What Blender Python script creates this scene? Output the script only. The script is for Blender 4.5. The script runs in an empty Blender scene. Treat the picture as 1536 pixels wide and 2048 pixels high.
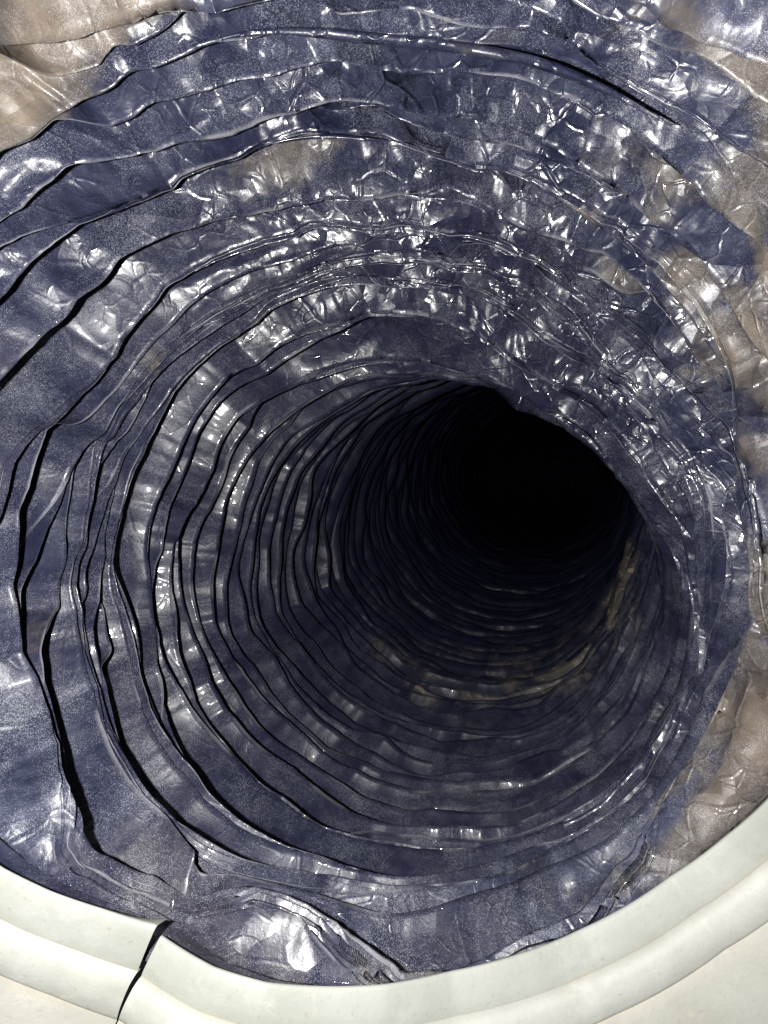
import bpy, math
import numpy as np
R_ = math.radians

# ------------------------------------------------------------------ camera, world, lamp
CAM = np.array([0.0, 0.0, 1.0])
cam_d = bpy.data.cameras.new("camera"); cam = bpy.data.objects.new("camera", cam_d)
bpy.context.scene.collection.objects.link(cam)
cam.location = CAM; cam.rotation_euler = (R_(90), 0, 0)
cam_d.sensor_fit = 'VERTICAL'; cam_d.sensor_height = 36.0
cam_d.lens = 36.0 * 1479.0 / 2048.0
cam_d.clip_start = 0.004; cam_d.clip_end = 30
scn = bpy.context.scene; scn.camera = cam

world = bpy.data.worlds.new("World"); scn.world = world; world.use_nodes = True
bg = world.node_tree.nodes["Background"]
bg.inputs[0].default_value = (0.80, 0.88, 1.0, 1); bg.inputs[1].default_value = 0.012

lamp_d = bpy.data.lights.new("phone_flash", 'POINT'); lamp = bpy.data.objects.new("phone_flash", lamp_d)
scn.collection.objects.link(lamp)
lamp.location = CAM + np.array([-0.027, 0.004, 0.001])
lamp_d.energy = 3.8; lamp_d.shadow_soft_size = 0.0022; lamp_d.color = (1.0, 0.985, 0.95)

scn.view_settings.view_transform = 'Standard'; scn.view_settings.look = 'None'
scn.view_settings.exposure = 0.0; scn.view_settings.gamma = 1.0
scn.cycles.max_bounces = 5
rng = np.random.default_rng(7)
TAU = 2 * np.pi

# ------------------------------------------------------------------ duct centre line (metres)
CP = np.array([(-.016,-.04,.040),(-.012,.05,.026),(-.006,.133,.012),(.028,.28,-.020),(.064,.43,-.013),
               (.146,.74,.037),(.205,1.0,.052),(.27,1.25,.066),(.40,1.5,.08),(.62,1.68,.09),(.95,1.76,.10),(1.3,1.8,.1)])
def centre_line():
    out = []
    for i in range(1, len(CP) - 2):
        p0, p1, p2, p3 = CP[i-1:i+3]; t = np.linspace(0, 1, 400, endpoint=False)[:, None]
        out.append(.5*((2*p1)+(-p0+p2)*t+(2*p0-5*p1+4*p2-p3)*t**2+(-p0+3*p1-3*p2+p3)*t**3))
    c = np.vstack(out); s = np.r_[0, np.cumsum(np.linalg.norm(np.diff(c, axis=0), axis=1))]
    return c, s
CL, SL = centre_line()
TN = np.gradient(CL, SL, axis=0); TN /= np.linalg.norm(TN, axis=1)[:, None]
RX = np.cross(TN, [0, 0, 1.]); RX /= np.linalg.norm(RX, axis=1)[:, None]
UP = np.cross(RX, TN)
def interp3(A, s): return np.stack([np.interp(s, SL, A[:, k]) for k in range(3)], -1)
def bulge(s, th):                       # the wall sags inward on the upper right where the duct bends
    A = np.interp(s, [0,.10,.14,.165,.18,.20,.22,.245,.27,.31,.36], [0,.003,.008,.013,.019,.024,.027,.025,.018,.006,0])
    d = (th - R_(48) + np.pi) % TAU - np.pi
    e = (th - R_(-20) + np.pi) % TAU - np.pi
    B = np.interp(s, [0,.25,.31,.36,.43,.56], [0,0,.009,.014,.013,0])
    return A * np.exp(-np.abs(d/1.13)**2.5) + B * np.exp(-(e/.62)**2)
RV = .105                               # radius at the bottom of the folds
def pos(s, th, d):                      # arc length, angle, inward offset -> world
    s0 = np.minimum(s, 0.0); r = RV - bulge(s, th) - d
    return CAM + interp3(CL, s) + s0[..., None]*TN[0] + interp3(RX, s)*(r*np.cos(th))[..., None] + interp3(UP, s)*(r*np.sin(th))[..., None]

# ------------------------------------------------------------------ noise on the unrolled film (periodic round the duct)
def hash2(i, j, seed):
    h = (i.astype(np.int64)*374761393 + j.astype(np.int64)*668265263 + seed*974634777) & 0xffffffff
    h = ((h ^ (h >> 13))*1274126177) & 0xffffffff
    return ((h ^ (h >> 16)) & 0xffff)/65535.0
def vnoise(th, v, n, cell, seed):       # smooth value noise, n cells round, cell metres along
    a = th/TAU*n; b = v/cell
    i = np.floor(a); j = np.floor(b); fa = a-i; fb = b-j
    fa = fa*fa*(3-2*fa); fb = fb*fb*(3-2*fb)
    I0 = np.mod(i, n); I1 = np.mod(i+1, n)
    return ((hash2(I0, j, seed)*(1-fa)+hash2(I1, j, seed)*fa)*(1-fb)+(hash2(I0, j+1, seed)*(1-fa)+hash2(I1, j+1, seed)*fa)*fb)*2-1
def facets(th, v, n, cell, seed, warp=.6):   # flat facets with sharp creases
    w1 = vnoise(th, v, n, cell, seed+11); w2 = vnoise(th, v, n, cell, seed+23)
    b = v/cell + warp*w2; a = th/TAU*n + warp*w1 + (.55 if seed % 2 else -.55)*(v/cell % 4096)
    i = np.floor(a); j = np.floor(b); fa = a-i; fb = b-j
    I0 = np.mod(i, n); I1 = np.mod(i+1, n)
    h00 = hash2(I0, j, seed); h10 = hash2(I1, j, seed); h01 = hash2(I0, j+1, seed); h11 = hash2(I1, j+1, seed)
    flip = hash2(I0, j, seed+5) > .5
    A = np.where(fa > fb, h00+(h10-h00)*fa+(h11-h10)*fb, h00+(h11-h01)*fa+(h01-h00)*fb)
    g = 1-fa
    B = np.where(g > fb, h10+(h00-h10)*g+(h01-h00)*fb, h10+(h01-h11)*g+(h11-h10)*fb)
    return np.where(flip, B, A)*2-1
def gauss(th, s, t0, s0, dt, ds):
    d = (th - R_(t0) + np.pi) % TAU - np.pi
    return np.exp(-(d/R_(dt))**2 - ((s-s0*.01)/(ds*.01))**2)
def pinterp(deg, a, v):                 # periodic interpolation over degrees
    o = np.argsort(a); a = np.asarray(a, float)[o]; v = np.asarray(v, float)[o]
    return np.interp(deg, np.r_[a-360, a, a+360], np.r_[v, v, v])

MOUTH = [(231,9.1),(236,9.7),(241,10.4),(247,11.1),(254,11.1),(260,11.4),(266,12.0),(272,12.6),(279,13.5),(287,14.1),(295,14.6),
         (301,14.8),(308,15.0),(316,14.6),(323,14.0),(340,12.6),(0,10.6),(15,8.3),(30,6.2),(50,4.9),(90,4.2),(130,4.1),(170,5.0),(200,6.6),(216,8.0)]
def s_mouth(th): return pinterp(np.degrees(th) % 360, [m[0] for m in MOUTH], [m[1] for m in MOUTH])*.01

# ------------------------------------------------------------------ the fold lines: angle in degrees : arc length in cm
FOLDS = dict(
E0="61:7.5 52:7.4 45:7.1 39:7.0",
D0="132:6.2 124:6.9 118:7.1 112:7.2 108:7.4 91:7.7 73:7.8 65:8.1 64:8.6 60:9.1 54:9.2 45:8.9 34:8.7 150:5.4 20:8.3",
C0="141:7.5 137:7.7 130:7.8 126:8.0 121:8.0 119:8.1 110:8.1 105:8.2 92:8.7 83:8.9 71:9.2 64:9.3 58:9.3 52:9.3 47:9.4 44:9.4 40:9.6 36:9.7 31:9.4 155:7.2 18:9.0",
B0="147:8.3 142:8.4 136:8.6 133:8.8 127:9.3 125:9.4 119:9.7 111:10.1 104:10.1 99:10.0 93:10.4 88:10.7 82:10.9 72:11.2 66:11.4 61:11.7 51:12.0 47:12.0 39:12.0 36:12.3 28:12.4 22:12.3 18:12.4 165:7.9 5:12.2",
A00="150:8.7 144:9.2 139:9.7 135:10.0 130:10.2 124:10.2 119:10.5 112:10.7 107:10.8 101:10.9 92:11.4 85:12.0 80:12.1 72:12.1 66:12.3 60:12.6 54:12.6 50:12.9 47:12.9 36:13.2 28:13.5 23:13.7 19:14.3 15:14.8 7:15.4 165:8.2 352:15.2",
A00b="155:9.1 151:9.2 148:9.3 140:9.7 168:8.6",
A0="226:8.8 165:10.0 159:10.4 152:10.8 145:10.8 143:10.8 140:10.8 138:10.9 133:11.4 127:11.8 118:12.4 107:13.0 98:13.2 86:12.9 80:13.3 76:13.5 72:13.8 66:14.1 57:14.0 49:14.0 43:14.3 37:14.5 32:14.8",
A1="178:10.8 170:11.4 168:11.5 165:11.8 160:12.3 153:12.6 146:12.7 142:12.7 137:12.6 132:12.6 127:12.9 120:13.2 114:13.3 110:13.3 106:13.5 101:14.1 90:14.6 80:14.9 72:14.9 65:15.3 57:15.1 50:15.6 40:15.4 36:15.9 195:10.0",
A2="165:11.8 170:11.8 174:11.7 179:11.7 182:11.5 184:11.5 191:11.4 195:11.2 198:11.4 201:11.5 206:11.2 211:11.4 215:11.4 220:11.2 273:13.0 277:13.7 282:14.1 288:14.5 297:15.3 305:15.6 314:16.4 324:16.7 333:16.7 342:15.9 348:14.9 5:13.5 226:10.6 232:10.5 240:11.7 247:12.5 254:12.5 261:12.8 268:13.2",
F1="173:12.9 168:13.3 165:13.7 158:14.1 153:14.1 148:14.1 139:14.6 132:14.8 126:15.1 117:15.3 109:15.1 101:15.3 90:15.6 77:15.8 71:15.8 65:16.2 57:16.9 46:17.2 36:17.2 28:16.9",
F2b="190:13.3 193:13.2 197:12.9 201:12.4 205:12.0",
F3="166:13.7 171:13.8 177:14.0 180:13.8 184:13.8 189:13.5 193:13.3 197:13.7 203:13.7 207:13.5 211:13.7 216:13.5 221:13.2 225:13.2 232:13.2 238:13.0 244:12.7 250:12.4 254:12.6 261:13.0 268:12.7",
N="23:16.1 18:16.1 14:15.9 9:16.4 6:16.7 358:17.2 352:17.6 347:18.1 341:19.1 334:20.2 326:20.5 319:20.5 314:18.7 302:19.1 293:18.6 287:16.9 278:16.2 274:16.6 268:15.6",
G1="167:14.8 160:15.4 155:15.4 151:15.3 148:15.4 143:15.8 139:15.6 133:15.8 129:16.1 122:15.9 113:15.8 104:16.1 100:16.4 90:16.7 85:16.6 77:17.2 64:17.6 54:17.7 47:17.6 32:17.2",
G2b="186:15.1 191:14.8 196:14.5 200:14.3 204:14.3 207:14.1",
G2="162:15.4 168:15.4 174:15.6 177:15.6 182:15.4 187:15.3 189:15.3 194:15.6 200:15.8 206:15.8 213:15.6 217:15.4 218:15.4 223:15.6 227:15.8 233:15.8 240:15.8 244:16.1 248:16.1 255:16.7 261:16.6 268:16.7 274:17.2 279:18.1 286:18.2 292:19.4",
I1="207:16.9 203:17.2 197:17.6 193:17.4 188:17.6 184:17.2 179:17.2 174:17.4 173:17.2 168:17.4 162:17.6 158:17.4 154:17.4 150:17.2 140:17.6 135:17.9 122:17.9 112:18.2 103:18.1 95:18.4 87:18.7 78:18.9 72:19.6 62:19.4 55:19.9 41:19.7 33:19.4 21:19.9 12:19.4 7:19.1",
Pa="25:16.9 21:16.9 13:16.9 7:17.4 360:17.9 353:18.6 345:19.9",
Pb="29:17.4 24:17.7 13:17.9 7:18.2 358:19.1 348:20.7",
Q1="268:11.2 272:11.8 277:11.7 282:11.8 288:12.0 293:12.3 300:12.9 308:13.8 318:14.1 327:14.0 335:13.7 350:13.2",
I2="201:17.6 206:17.9 212:18.1 218:18.2 224:18.4 230:18.7 234:18.7 239:18.9 246:19.1 250:18.9 256:19.4 263:19.7 273:20.4 283:20.5 292:21.5 304:21.5 314:21.5 328:21.8 339:20.7",
J1="209:19.1 204:18.7 199:18.7 194:18.9 186:18.9 179:18.6 177:18.9 171:19.4 169:19.6 161:19.9 155:19.6 146:19.7 141:20.1 134:20.7 116:21.7 104:22 85:22.3 72:22.2 54:22 35:22.2 24:22.4 15:23",
J2="177:19.1 178:19.4 187:19.7 195:20.1 203:20.2 209:19.9 216:20.2 226:20.7 234:21.8 239:21.2 250:21.5 260:21.8 271:22.3 281:22.6 293:23.3 309:23.9 326:25.5 343:24.2 354:21.7",
K="195:21.2 187:21.5 180:21.8 174:21.8 169:22.2 165:22.3 154:21.8 150:22.2 137:23.1 127:23.6 116:24 90:24.3 50:24.5 15:25.5 350:27.0 339:27.8 324:27.8 306:27.3 291:26.4 277:26.2 263:25.2 254:25.3 244:25.1 231:24.0 221:23.4 212:23.3 204:22.4",
)
ORDER = ['E0','D0','C0','B0','A00','A00b','A0','A1','Q1','A2','F1','F2b','F3','N','Pa','G1','G2b','G2','Pb','I1','I2','J1','J2','K']
def parse(t): return np.array([[float(x) for x in w.split(':')] for w in t.split()])
def range_of(a):                        # the arc the fold line runs over: start angle and length
    s = np.sort(a % 360); gaps = np.diff(np.r_[s, s[0]+360]); k = np.argmax(gaps)
    return s[(k+1) % len(s)], 360-gaps[k]

def fold_curves(n):
    """s and height factor of each traced fold line at n angles"""
    deg = np.arange(n)/n*360.0; th = np.radians(deg)
    out = []; prev = s_mouth(th)-.03
    for q, name in enumerate(ORDER):
        t = parse(FOLDS[name]); st, ln = range_of(t[:, 0])
        rel = (t[:, 0]-st) % 360; o = np.argsort(rel); x = rel[o]; y = t[o, 1]*.01
        y = np.convolve(np.r_[y[0], y, y[-1]], [.2, .6, .2], 'valid')
        g = (deg-st) % 360; g = np.where(g > ln+(360-ln)/2, g-360, g)
        val = np.interp(np.clip(g, 0, ln), x, y)
        over = np.maximum(np.maximum(-g, g-ln), 0)      # degrees past the end
        full = ln > 330
        k = np.zeros(n) if full else np.clip(over/34.0, 0, 1); k = k*k*(3-2*k)
        h = 1-.5*np.sin(np.pi*k)*(k < 1)
        val = val + .0010*facets(th, 0*th+q, 17, 1., 60+q) + .0015*facets(th, 0*th+q, 36, 1., 160+q)*1.45*(1-.85*np.clip(1.5*gauss(th, val, 62, 22.5, 62, 2), 0, 1)) + .0002*facets(th, 0*th+q, 200, 1., 260+q)
        s = val*(1-k)+(prev+.0006)*k
        lim = prev+.0005
        s = np.maximum(s, lim)
        out.append((s, h)); prev = s
    return deg, out

def auto_folds(n, last, count):
    deg = np.arange(n)/n*360.0; th = np.radians(deg); prev = last; out = []
    c0 = np.interp(deg, deg, last)
    for q in range(count):
        pitch = .0088+.0050*hash2(np.array([q]), np.array([3]), 9)[0]+.012*np.clip((q-30)/20, 0, 1)
        wob = 1+.45*vnoise(th, 0*th+q*7.3, 9, 1., 300)+.58*facets(th, 0*th+q*3.7, 24, 1., 310)+.12*facets(th, 0*th+q*3.7, 60, 1., 311)
        flat = .97**q
        c0 = c0*1.0+pitch
        c0 = c0.mean()+(c0-c0.mean())*.985
        s = np.maximum(c0+pitch*.55*(wob-1), prev+.0007)
        h = np.clip(1+.16*facets(th, 0*th+q*5.1, 17, 1., 330)+.08*vnoise(th, 0*th+q*2.1, 40, 1., 331), .6, 1.25)
        out.append((s, h)); prev = s
    return out

# where the thin film is crumpled most (top and upper right)
def crumple_amount(th, s):
    c = .20 + 1.0*gauss(th, s, 72, 14, 42, 7) + .7*gauss(th, s, 40, 19.5, 40, 4) + .5*gauss(th, s, 100, 10, 40, 3) + .95*gauss(th, s, 306, 13.8, 34, 2.4) + .8*gauss(th, s, 350, 14.5, 28, 3) + .7*gauss(th, s, 15, 12, 22, 4) + .5*gauss(th, s, 250, 10.8, 20, 1.6) + .3*gauss(th, s, 200, 9.0, 25, 2.0)
    return c*(1-.62*np.exp(-(((th-R_(195)+np.pi) % TAU-np.pi)/R_(62))**4)*np.clip((s-.10)/.02, 0, 1))

def brown_amount(th, s):                # fine brown silt lying in patches
    b = 1.35*gauss(th, s, 130, 6.4, 22, 1.2) + .7*gauss(th, s, 112, 6.0, 14, 1.3)
    b += 1.1*gauss(th, s, 133, 7.1, 15, .65); b += 1.0*gauss(th, s, 45, 7.6, 16, 1.3)+ .95*gauss(th, s, 22, 10.3, 22, 3.0) + .9*gauss(th, s, 2, 13.4, 20, 2.6) + .85*gauss(th, s, 338, 15.5, 20, 2.2)
    b += .8*gauss(th, s, 114, 11.4, 9, .8) + .55*gauss(th, s, 100, 11.6, 7, .6) + .75*gauss(th, s, 64, 13.3, 10, .7) + .7*gauss(th, s, 50, 14.7, 8, .7)
    b += .7*gauss(th, s, 312, 16, 20, 1.6) + .6*gauss(th, s, 285, 13.9, 16, 1.2) + .9*gauss(th, s, 335, 40, 18, 8) + .6*gauss(th, s, 262, 12.2, 12, 1.0) + .8*gauss(th, s, 32, 13.4, 14, 2.2) + .6*gauss(th, s, 48, 11.6, 18, .7) + .5*gauss(th, s, 78, 9.4, 10, .6)
    b += .85*gauss(th, s, 300, 41, 36, 5.5) + .35*gauss(th, s, 240, 38, 30, 6)
    b += .6*gauss(th, s, 200, 11.6, 7, 1.5) + .5*gauss(th, s, 148, 14.0, 6, .7) + .5*gauss(th, s, 205, 14.2, 5, .9) + .5*gauss(th, s, 140, 10.3, 8, .8)
    st = .6+.55*vnoise(th, s, 16, .0045, 500)+.45*facets(th, s, 40, .006, 501)+.35*vnoise(th, s, 60, .010, 502)
    return 1.3*b*np.clip(st+.35*np.clip(b-.9, 0, 1), 0, 1.5)

def dust_and_light_amount(th, s):                 # pale dust near the mouth, plus light's falloff with depth painted into the colour
    x = np.clip(s-s_mouth(th), 0, None); return .02+.40*gauss(th, s, 298, 25, 42, 7)+.5*gauss(th, s, 312, 14.5, 32, 2.4)+.6*gauss(th, s, 2, 14.5, 28, 3)+.46*np.exp(-(x/.28)**1.8)+.85*np.exp(-(x/.05)**1.5)

def build_mesh(name, rows_s, rows_d, th, mat, parent, closed=True, origin=None, lip=None):
    m, n = rows_s.shape
    T2 = np.broadcast_to(th, (m, n))
    P = pos(rows_s, T2, rows_d)
    me = bpy.data.meshes.new(name)
    V = (P.reshape(-1, 3)-(origin if origin is not None else 0)).astype(np.float32)
    nc = n if closed else n-1
    i = np.arange(m-1)[:, None]*n; j = np.arange(nc)[None]; j1 = (j+1) % n
    F = np.stack([i+j, i+j1, i+n+j1, i+n+j], -1).reshape(-1, 4).astype(np.int32)
    me.vertices.add(len(V)); me.vertices.foreach_set('co', V.ravel())
    me.loops.add(F.size); me.loops.foreach_set('vertex_index', F.ravel())
    me.polygons.add(len(F)); me.polygons.foreach_set('loop_start', np.arange(0, F.size, 4, dtype=np.int32))
    me.polygons.foreach_set('use_smooth', np.ones(len(F), dtype=bool))
    at = me.attributes.new('silt', 'FLOAT', 'POINT'); at.data.foreach_set('value', brown_amount(T2, rows_s).astype(np.float32).ravel())
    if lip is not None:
        at = me.attributes.new('lip_glint', 'FLOAT', 'POINT'); at.data.foreach_set('value', lip.astype(np.float32).ravel())
    at = me.attributes.new('dust_and_light', 'FLOAT', 'POINT'); at.data.foreach_set('value', dust_and_light_amount(T2, rows_s).astype(np.float32).ravel())
    at = me.attributes.new('crumple', 'FLOAT', 'POINT'); at.data.foreach_set('value', np.clip(crumple_amount(T2, rows_s)-.17*np.clip((rows_s-.2)/.1, 0, 1), 0, 1.3).astype(np.float32).ravel())
    me.update(); me.validate(verbose=False)
    me.materials.append(mat)
    o = bpy.data.objects.new(name, me); scn.collection.objects.link(o)
    if parent: o.parent = parent
    return o

# ------------------------------------------------------------------ materials
class NT:
    def __init__(s, name):
        s.m = bpy.data.materials.new(name); s.m.use_nodes = True; s.t = s.m.node_tree; s.t.nodes.clear()
        s.out = s.n('ShaderNodeOutputMaterial'); s.b = s.n('ShaderNodeBsdfPrincipled'); s.l(s.b.outputs[0], s.out.inputs[0])
        s.co = s.n('ShaderNodeTexCoord').outputs['Object']
    def n(s, k, **kw):
        x = s.t.nodes.new(k)
        for a, v in kw.items(): setattr(x, a, v)
        return x
    def l(s, a, b): s.t.links.new(a, b)
    def put(s, sock, v):
        if isinstance(v, (int, float, tuple)): sock.default_value = v
        else: s.l(v, sock)
    def math(s, op, a, b=0.0, c=None):
        x = s.n('ShaderNodeMath', operation=op); s.put(x.inputs[0], a); s.put(x.inputs[1], b)
        if c is not None: s.put(x.inputs[2], c)
        return x.outputs[0]
    def noise(s, scale, detail=2, rough=.5, vec=None, dist=0):
        x = s.n('ShaderNodeTexNoise'); s.l(vec or s.co, x.inputs['Vector']); x.inputs['Scale'].default_value = scale
        x.inputs['Detail'].default_value = detail; x.inputs['Roughness'].default_value = rough; x.inputs['Distortion'].default_value = dist
        return x.outputs[0]
    def vor(s, scale, feature='F1', out='Distance', rnd=1):
        x = s.n('ShaderNodeTexVoronoi', feature=feature); s.l(s.co, x.inputs['Vector']); x.inputs['Scale'].default_value = scale
        x.inputs['Randomness'].default_value = rnd
        return x.outputs[out]
    def ramp(s, v, lo, hi, a=0.0, b=1.0):
        x = s.n('ShaderNodeMapRange'); x.interpolation_type = 'SMOOTHSTEP'; s.put(x.inputs[0], v)
        for k, q in zip((1, 2, 3, 4), (lo, hi, a, b)): x.inputs[k].default_value = q
        return x.outputs[0]
    def mix(s, f, a, b):
        x = s.n('ShaderNodeMix', data_type='RGBA'); s.put(x.inputs[0], f); s.put(x.inputs[6], a); s.put(x.inputs[7], b)
        return x.outputs[2]
    def bump(s, h, strength, dist, normal=None):
        x = s.n('ShaderNodeBump'); x.inputs['Strength'].default_value = strength; x.inputs['Distance'].default_value = dist
        s.l(h, x.inputs['Height'])
        if normal: s.l(normal, x.inputs['Normal'])
        return x.outputs[0]

def film_material(name, dusty=1.0):
    k = NT(name)
    att = lambda a: k.n('ShaderNodeAttribute', attribute_name=a).outputs['Fac']
    at = att('silt'); dust_and_light = att('dust_and_light'); cr = att('crumple')
    patch = k.noise(60, 6, .7); fine = k.noise(420, 3, .6)
    silt = k.math('ADD', at, k.math('MULTIPLY', k.math('SUBTRACT', patch, .5), 1.5))
    silt = k.ramp(k.math('ADD', silt, k.math('MULTIPLY', k.math('SUBTRACT', fine, .5), .9)), .25, 1.0)
    cloud = k.ramp(k.noise(45, 6, .75, dist=.8), .28, .78)                # thin pale dust, together with the painted falloff of light from the mouth
    grey = k.math('MULTIPLY', cloud, dust_and_light)
    tint = k.ramp(k.noise(17, 4, .6), .48, .70)
    base = k.mix(k.math('MINIMUM', k.math('MULTIPLY', grey, .33*dusty), .85), (.010, .0115, .031, 1), k.mix(tint, (.102, .113, .175, 1), (.135, .118, .112, 1)))
    tan = k.mix(k.ramp(at, 1.0, 1.6), (.125, .106, .090, 1), (.235, .185, .14, 1))
    base = k.mix(k.math('MULTIPLY', silt, .88), base, k.mix(k.noise(150, 4, .7), (.045, .037, .033, 1), tan))
    fl = k.math('MULTIPLY', k.ramp(k.noise(170, 3, .55, dist=.6), .60, .66), k.math('MULTIPLY', k.ramp(at, .4, .8), k.math('SUBTRACT', 1.0, k.ramp(dust_and_light, .3, .6))))     # dried flakes of silt
    base = k.mix(k.math('MULTIPLY', fl, .7), base, (.30, .235, .16, 1))
    base = k.mix(k.math('MULTIPLY', k.ramp(att('lip_glint'), .1, .9), .5), base, (.30, .30, .33, 1))       # bright highlights along the fold tips, painted into the colour
    # single bright grains of dust, in drifts
    rc = k.n('ShaderNodeSeparateColor'); k.l(k.vor(7600, out='Color'), rc.inputs[0])
    pick = k.ramp(k.math('ADD', rc.outputs[0], k.math('MULTIPLY', k.math('SUBTRACT', k.noise(60, 4, .7), .5), 1.6)), .66, 1.1)
    grain = k.math('MULTIPLY', pick, k.ramp(k.vor(7600), .62, .3))
    base = k.mix(k.math('MULTIPLY', k.math('MULTIPLY', grain, k.ramp(dust_and_light, -.1, .55)), .62*dusty), base, (.50, .52, .58, 1))
    k.l(base, k.b.inputs['Base Color'])
    rough = k.math('ADD', .31, k.math('MULTIPLY', silt, .10)); rough = k.math('ADD', rough, k.math('MULTIPLY', grey, .16))
    clean = k.ramp(cr, .05, .55)                      # the crumpled clean film shines, the dusty film does not
    rough = k.math('ADD', rough, k.math('MULTIPLY_ADD', clean, -.08, .08))
    k.l(rough, k.b.inputs['Roughness'])
    k.l(k.math('MULTIPLY_ADD', clean, .36, .20), k.b.inputs['Coat Weight'])
    k.l(k.math('MULTIPLY_ADD', clean, .22, .36), k.b.inputs['Specular IOR Level'])
    k.b.inputs['Coat Roughness'].default_value = .10
    # small sharp crinkles of the thin film
    def rid(sc, d, ds):
        x = k.math('SUBTRACT', k.noise(sc, d, .5, dist=ds), .5)
        return k.math('SQRT', k.math('ADD', k.math('MULTIPLY', x, x), .0004))
    def tilt(sc, wob):         # every cell of crumpled film leans its own way
        nz = k.n('ShaderNodeTexNoise'); k.l(k.co, nz.inputs['Vector']); nz.inputs['Scale'].default_value = sc*.6; nz.inputs['Detail'].default_value = 1
        sh = k.n('ShaderNodeVectorMath', operation='MULTIPLY_ADD'); k.l(nz.outputs['Color'], sh.inputs[0])
        sh.inputs[1].default_value = (wob,)*3; k.l(k.co, sh.inputs[2])
        v = k.n('ShaderNodeTexVoronoi'); k.l(sh.outputs[0], v.inputs['Vector']); v.inputs['Scale'].default_value = sc
        a = k.n('ShaderNodeVectorMath', operation='SUBTRACT'); k.l(sh.outputs[0], a.inputs[0]); k.l(v.outputs['Position'], a.inputs[1])
        c = k.n('ShaderNodeVectorMath', operation='SUBTRACT'); k.l(v.outputs['Color'], c.inputs[0]); c.inputs[1].default_value = (.5, .5, .5)
        d = k.n('ShaderNodeVectorMath', operation='DOT_PRODUCT'); k.l(a.outputs[0], d.inputs[0]); k.l(c.outputs[0], d.inputs[1])
        return d.outputs['Value']
    hh = k.math('ADD', k.math('MULTIPLY', tilt(56, .010), .85), k.math('ADD', k.math('MULTIPLY', tilt(150, .005), .62), k.math('MULTIPLY', rid(60, 0, .4), .0022)))
    def crease(sc, wob, wide, lo):       # long sharp creases: a narrow raised line along cell borders
        nz = k.n('ShaderNodeTexNoise'); k.l(k.co, nz.inputs['Vector']); nz.inputs['Scale'].default_value = sc*.5; nz.inputs['Detail'].default_value = 2
        sh = k.n('ShaderNodeVectorMath', operation='MULTIPLY_ADD'); k.l(nz.outputs['Color'], sh.inputs[0])
        sh.inputs[1].default_value = (wob,)*3; k.l(k.co, sh.inputs[2])
        v = k.n('ShaderNodeTexVoronoi', feature='DISTANCE_TO_EDGE'); k.l(sh.outputs[0], v.inputs['Vector']); v.inputs['Scale'].default_value = sc
        return k.math('MULTIPLY', k.ramp(v.outputs['Distance'], wide, .0), k.ramp(k.noise(sc*.55, 1, .5), lo, lo+.16))
    hh = k.math('ADD', hh, k.math('ADD', k.math('MULTIPLY', crease(85, .010, .07, .44), .00042), k.math('MULTIPLY', crease(190, .005, .10, .46), .00026)))
    bn = k.n('ShaderNodeBump'); bn.inputs['Distance'].default_value = 1.0
    k.l(k.math('MULTIPLY_ADD', cr, .68, .10), bn.inputs['Strength']); k.l(hh, bn.inputs['Height'])
    nb = k.bump(k.noise(1300, 2, .6), .3, .0002, bn.outputs[0])
    k.l(nb, k.b.inputs['Normal']); k.l(bn.outputs[0], k.b.inputs['Coat Normal'])
    return k.m
FILM = film_material('black_film'); SLEEVE = film_material('film_over_wire', .35)

def plastic(name, col, stain):
    k = NT(name)
    n1 = k.noise(28, 5, .6); n2 = k.noise(160, 4, .65)
    base = k.mix(k.ramp(n1, .35, .72), col, (col[0]*.78, col[1]*.79, col[2]*.76, 1))
    base = k.mix(k.math('MULTIPLY', k.ramp(k.noise(75, 6, .75), .50, .72), .5), base, (col[0]*1.25, col[1]*1.25, col[2]*1.25, 1))
    base = k.mix(k.math('MULTIPLY', k.ramp(k.noise(700, 2, .7), .60, .75), .3), base, (col[0]*.55, col[1]*.52, col[2]*.42, 1))
    base = k.mix(k.math('MULTIPLY', k.ramp(n2, .62, .78), .25), base, (.55, .47, .33, 1))
    at = k.n('ShaderNodeAttribute', attribute_name='stain').outputs['Fac']
    st = k.ramp(k.math('MULTIPLY', at, k.math('MULTIPLY', k.noise(38, 6, .75), 1.7)), .45, 1.05)
    base = k.mix(k.math('MULTIPLY', st, stain), base, (.33, .28, .20, 1))
    k.l(base, k.b.inputs['Base Color']); k.b.inputs['Roughness'].default_value = .58
    nb = k.bump(k.noise(90, 4, .6), .25, .0008); k.l(k.bump(k.noise(900, 2, .6), .25, .0002, nb), k.b.inputs['Normal'])
    return k.m
FLANGE = plastic('cream_plastic', (.35, .343, .315, 1), .32)
RIM = plastic('grey_white_plastic', (.315, .322, .298, 1), .32)
BEAD = plastic('white_plastic', (.355, .355, .33, 1), .32)

# ------------------------------------------------------------------ the duct
def empty(name, loc, label, cat):
    o = bpy.data.objects.new(name, None); scn.collection.objects.link(o); o.location = loc
    o['label'] = label; o['category'] = cat; o.empty_display_size = .02
    return o
ORG = CAM+np.array([-.006, .133, .012])
duct = empty('flexible_duct', ORG, 'black plastic flexible duct seen from inside, in tight dusty folds bending away into the dark', 'duct')

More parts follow.
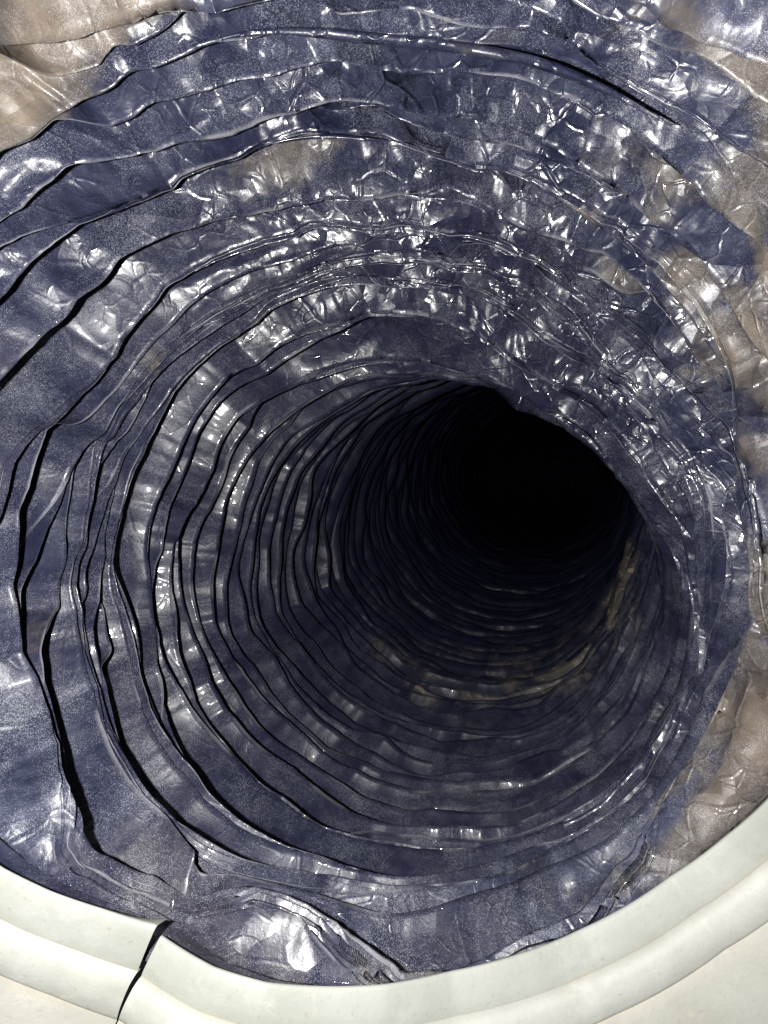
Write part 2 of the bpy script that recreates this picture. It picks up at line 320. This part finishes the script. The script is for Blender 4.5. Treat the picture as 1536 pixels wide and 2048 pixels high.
N1, N2, N3 = 1640, 1100, 480
deg, curves = fold_curves(N1)
def with_minor(cs):             # smaller folds that come and go between the main ones
    out = [cs[0]]; kinds = [1]
    th = np.radians(deg)
    for q in range(1, len(cs)):
        s0, (s1, h1) = out[-1][0], cs[q]
        gap = s1-s0
        here = vnoise(th, 0*th+q*3.3, 5, 1., 700)+.5*vnoise(th, 0*th+q*3.3, 13, 1., 701)
        near_left = np.exp(-(((th-R_(185)+np.pi) % TAU-np.pi)/R_(55))**4)*np.clip((.135-s1)/.02, 0, 1)
        m = np.clip((gap-.0065)/.004, 0, 1)*np.clip((here+.32-.9*near_left)/.22, 0, 1)
        m = m*np.clip((s1-s_mouth(th)-.016)/.008, 0, 1)*(1-np.clip(1.6*gauss(th, s1, 62, 22.5, 62, 2.6), 0, 1))
        m = m*m*(3-2*m)
        f = np.clip(.5+.22*facets(th, 0*th+q*1.9, 12, 1., 702)+.08*facets(th, 0*th+q*1.9, 33, 1., 703), .25, .75)
        sm_ = s0+np.maximum(.0006+(f*gap-.0006)*m, .0005)
        out.append((np.minimum(sm_, s1-.0005), np.full(len(th), .93))); kinds.append(0)
        out.append((np.maximum(s1, s0+.0012), h1)); kinds.append(1)
    return out, kinds
WIRE_S = {n_: curves[ORDER.index(n_)][0] for n_ in ('C0', 'A00')}
curves, _ = with_minor(curves)
AUTO = 92
autos = auto_folds(N1, curves[-1][0], AUTO)
allf = curves+autos
THB = np.radians(deg)
def sstep(x, a, c): t = np.clip((x-a)/(c-a), 0, 1); return t*t*(3-2*t)
sm = s_mouth(THB)+.0015+.0095*sstep(deg, 205, 228)*(1-.5*sstep(deg, 244, 270))*(1-sstep(deg, 318, 335))     # the film hangs clear of the collar at lower left

def soften(x, w=8):             # a fold in film has no perfect corner
    for _ in range(2): x = np.convolve(np.r_[x[-w:], x, x[:w]], np.ones(2*w+1)/(2*w+1), 'valid')
    return x
allf = [(soften(a, 1 if q < len(curves) else 2), soften(c)) for q, (a, c) in enumerate(allf)]

def pleat_rows(k, n, face, lip):
    sub = np.round(np.linspace(0, N1, n, endpoint=False)).astype(int)
    th = THB[sub]
    s_k, hf = allf[k][0][sub], allf[k][1][sub]
    if k == 0: s_p = sm[sub]; v_p = s_p
    else:
        s_p = allf[k-1][0][sub]; gp = s_k-s_p; v_p = s_p+np.clip(.10*gp, .0001, .0016)
    s_n = allf[k+1][0][sub] if k+1 < len(allf) else s_k+.012
    g = np.maximum(s_k-v_p, .0003); v_k = s_k+np.clip(.10*(s_n-s_k), .0001, .0016)
    def tip(q):                # how far the ridge stands in from the outer radius
        if q < 0: return np.full(n, .003)
        sq, hq = allf[q][0][sub], allf[q][1][sub]
        d = .0145*hq*(1+.10*vnoise(th, 0*th+q*1.7, 24, 1., 77))
        if q < len(curves): d = d*(1-.28*np.clip(gauss(th, sq, 60, 11, 50, 4), 0, 1))
        return d*np.clip(.55+.45*(sq-s_mouth(th))/.02, .5, 1)
    def valley(q, gap):
        m = 1.0 if q < len(curves) else .72
        return tip(q)-m*np.clip(.0165*gap/.0115, .0004, .0155)
    h = tip(k); d0 = np.full(n, .003) if k == 0 else np.minimum(valley(k-1, s_k-s_p), h-.0003); d1 = valley(k, s_n-s_k)
    p = np.clip(1.35+.7*vnoise(th, 0*th+k*2.3, 14, 1., 78), .75, 2.2)
    S, D = [], []
    ts = 1-(1-np.linspace(0, 1, face))**1.25
    for t in ts:
        S.append(v_p+g*t); D.append(d0+(h-d0)*(.94*t**p+.06*np.clip((t-.86)/.14, 0, 1)**1.5))
    S = np.array(S); D = np.array(D); T2 = np.broadcast_to(th, S.shape)
    L = np.hypot(g, h-d0); V = ts[:, None]*L+k*.137            # measured along the film itself
    amp = (crumple_amount(th, s_k)+(.22 if k < len(curves) else .04))*np.clip(L/.016, .06, 1.2)
    calm = 1-.80*np.exp(-(((th-R_(195)+np.pi) % TAU-np.pi)/R_(62))**4)*np.clip((s_k-.095)/.02, 0, 1)   # the left side is drawn smoother
    amp = amp*calm*np.clip((s_k-sm[sub]-.001)/.012, 0, 1)
    env = (np.clip(ts/.2, .1, 1)*(1-.55*np.clip((ts-.8)/.2, 0, 1)))[:, None]
    f = .0022*facets(T2, V, 28, .016, 1)+.0013*facets(T2, V, 66, .0080, 2)+.0005*facets(T2, V, 190, .0032, 3)
    f += .0024*facets(T2, V, 13, .0065, 6, 1.0)*np.clip(.7+facets(T2, V, 11, .03, 7), 0, 1)/np.clip(amp, .5, 2)
    f = f*amp*env
    S = S-f*(h-d0)/L*.7; D = D+f*g/L
    dt, st = D[-1], S[-1]
    e = np.clip(h-d1, .0004, None)
    for a, b in ((.035, .00045), (.12, .0008), (.5, .001))[:lip]:
        S = np.vstack([S, st+np.minimum(b, (v_k-st)*.8)]); D = np.vstack([D, dt-a*e])
    S = np.vstack([S, v_k]); D = np.vstack([D, d1])
    lim = sm[sub]
    w = np.clip((S-lim)/.002, 0, 1); S = np.maximum(S, lim)
    D = .003*(1-w)+np.minimum(D, .0030+(S-lim)*1.3)*w
    wr = np.zeros(len(S)); wr[face-1:face+1] = .9 if k < len(curves) else (.45 if k < len(curves)+12 else .0)  # tip rows that carry the painted highlight
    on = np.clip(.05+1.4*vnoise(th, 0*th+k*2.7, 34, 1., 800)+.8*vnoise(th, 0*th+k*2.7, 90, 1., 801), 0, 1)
    return th, S, D, wr[:, None]*on[None]

pleats = []
for k in range(len(allf)-1):
    q = k-len(curves)
    if q < 0: n, face, lip = N1, 13, 3
    elif q < 12: n, face, lip = N2, 10, 2
    else: n, face, lip = N3, 5, 2
    th, S, D, lip_glint = pleat_rows(k, n, face, lip)
    pleats.append(build_mesh('film_pleat', S, D, th, FILM, duct, origin=ORG, lip=lip_glint))

# the end of the film, tucked behind the collar lip
th0 = THB[::2]; l0 = sm[::2]; e0 = s_mouth(th0)
build_mesh('film_cuff', np.array([e0+.0012, e0+.0016, .5*(e0+l0)+.0008, l0+.0003]), np.array([0*th0-.0005, 0*th0+.0016, 0*th0+.0024, 0*th0+.003]), th0, FILM, duct, origin=ORG)

# spring wire showing through the film as a smooth bead
def wire(name, a0, a1, c, rad, lift):
    th = np.radians(np.arange(a0, a1, .35)); s = np.interp(np.degrees(th), deg, WIRE_S[c]); 
    s = np.convolve(np.r_[[s[0]]*20, s, [s[-1]]*20], np.ones(41)/41, 'valid')
    ph = np.linspace(0, TAU, 13)[:-1]; end = np.clip(np.minimum(th-th[0], th[-1]-th)/.3, .02, 1)**.7
    S = s[None]+np.cos(ph)[:, None]*rad*end; D = lift+np.sin(ph)[:, None]*rad*end
    S = np.vstack([S, S[:1]]); D = np.vstack([D, D[:1]])
    return build_mesh(name, S, D, th, SLEEVE, duct, closed=False, origin=ORG)
wire('wire_ridge', 48, 112, 'C0', .0010, .0132)
wire('wire_ridge', 90, 110, 'A00', .0008, .0134)

# ------------------------------------------------------------------ the collar at the mouth
col = empty('duct_collar', ORG+np.array([0, 0, -.1]), 'grey white plastic collar ring with raised bead and brown stains below the duct mouth', 'collar')
SLIT = 246.8
def collar_band(name, prof, mat, stain, a0=SLIT, a1=SLIT+360, n=900):
    """prof: list of (outward cm from the mouth edge, towards the viewer cm); rings swept once round from the slit"""
    a = np.linspace(a0, a1, n); base_a = a
    end = np.clip((a-(a1-32))/32, 0, 1)**2              # the left end laps over the start of the ring
    V = []
    for (o, z) in prof:
        if z < -.1 and o < .7: o = o*(1-end)
        over = np.clip(1-o/1.9, 0, 1)
        a = base_a+.12*np.clip(1-o/2.4, 0, 1)*np.clip(1-(base_a-a0)/12, 0, 1); th = np.radians(a)     # tapering slit
        s = s_mouth(th)-z*.01-end*.0045*over; r = .1+o*.01-end*.0034*over
        s = np.where(base_a-a0 < 14, s+.0004*(1-(base_a-a0)/14), s)
        V.append(CAM+interp3(CL, s)+interp3(RX, s)*(r*np.cos(th))[:, None]+interp3(UP, s)*(r*np.sin(th))[:, None])
    V = np.array(V)-(ORG+np.array([0, 0, -.1])); m = len(prof)
    i = np.arange(m-1)[:, None]*n; j = np.arange(n-1)[None]
    F = np.stack([i+j, i+n+j, i+n+j+1, i+j+1], -1).reshape(-1, 4)
    me = bpy.data.meshes.new(name); me.from_pydata(V.reshape(-1, 3).tolist(), [], F.tolist())
    me.polygons.foreach_set('use_smooth', np.ones(len(F), dtype=bool))
    at = me.attributes.new('stain', 'FLOAT', 'POINT'); at.data.foreach_set('value', np.repeat(np.array(stain, np.float32), n))
    me.materials.append(mat); me.update()
    o = bpy.data.objects.new(name, me); scn.collection.objects.link(o); o.parent = col
    return o
rim = [(.6,-.45),(.35,-.34),(.14,-.22),(.04,-.13),(0,-.06),(.03,-.02),(.1,0),(.3,.01),(.55,.0),(.75,-.02),(.82,-.05)]
collar_band('rim', rim, RIM, [0]*8+[.1,.6,1])
bead = [(.80,-.12),(.86,.0),(.93,.06),(1.02,.11),(1.14,.125),(1.27,.125),(1.40,.11),(1.52,.075),(1.62,.03),(1.68,.0),(1.70,-.04)]
collar_band('bead', bead, BEAD, [1,.7,.25,0,0,0,0,.05,.3,.7,1])
fl = [(1.69,-.03),(1.78,-.015),(1.95,-.02),(2.4,-.05),(3.2,-.12),(4.4,-.3),(6,-.7),(8.5,-1.4)]
collar_band('flange', fl, FLANGE, [1,.8,.3,.1,.1,.15,.1,.1])
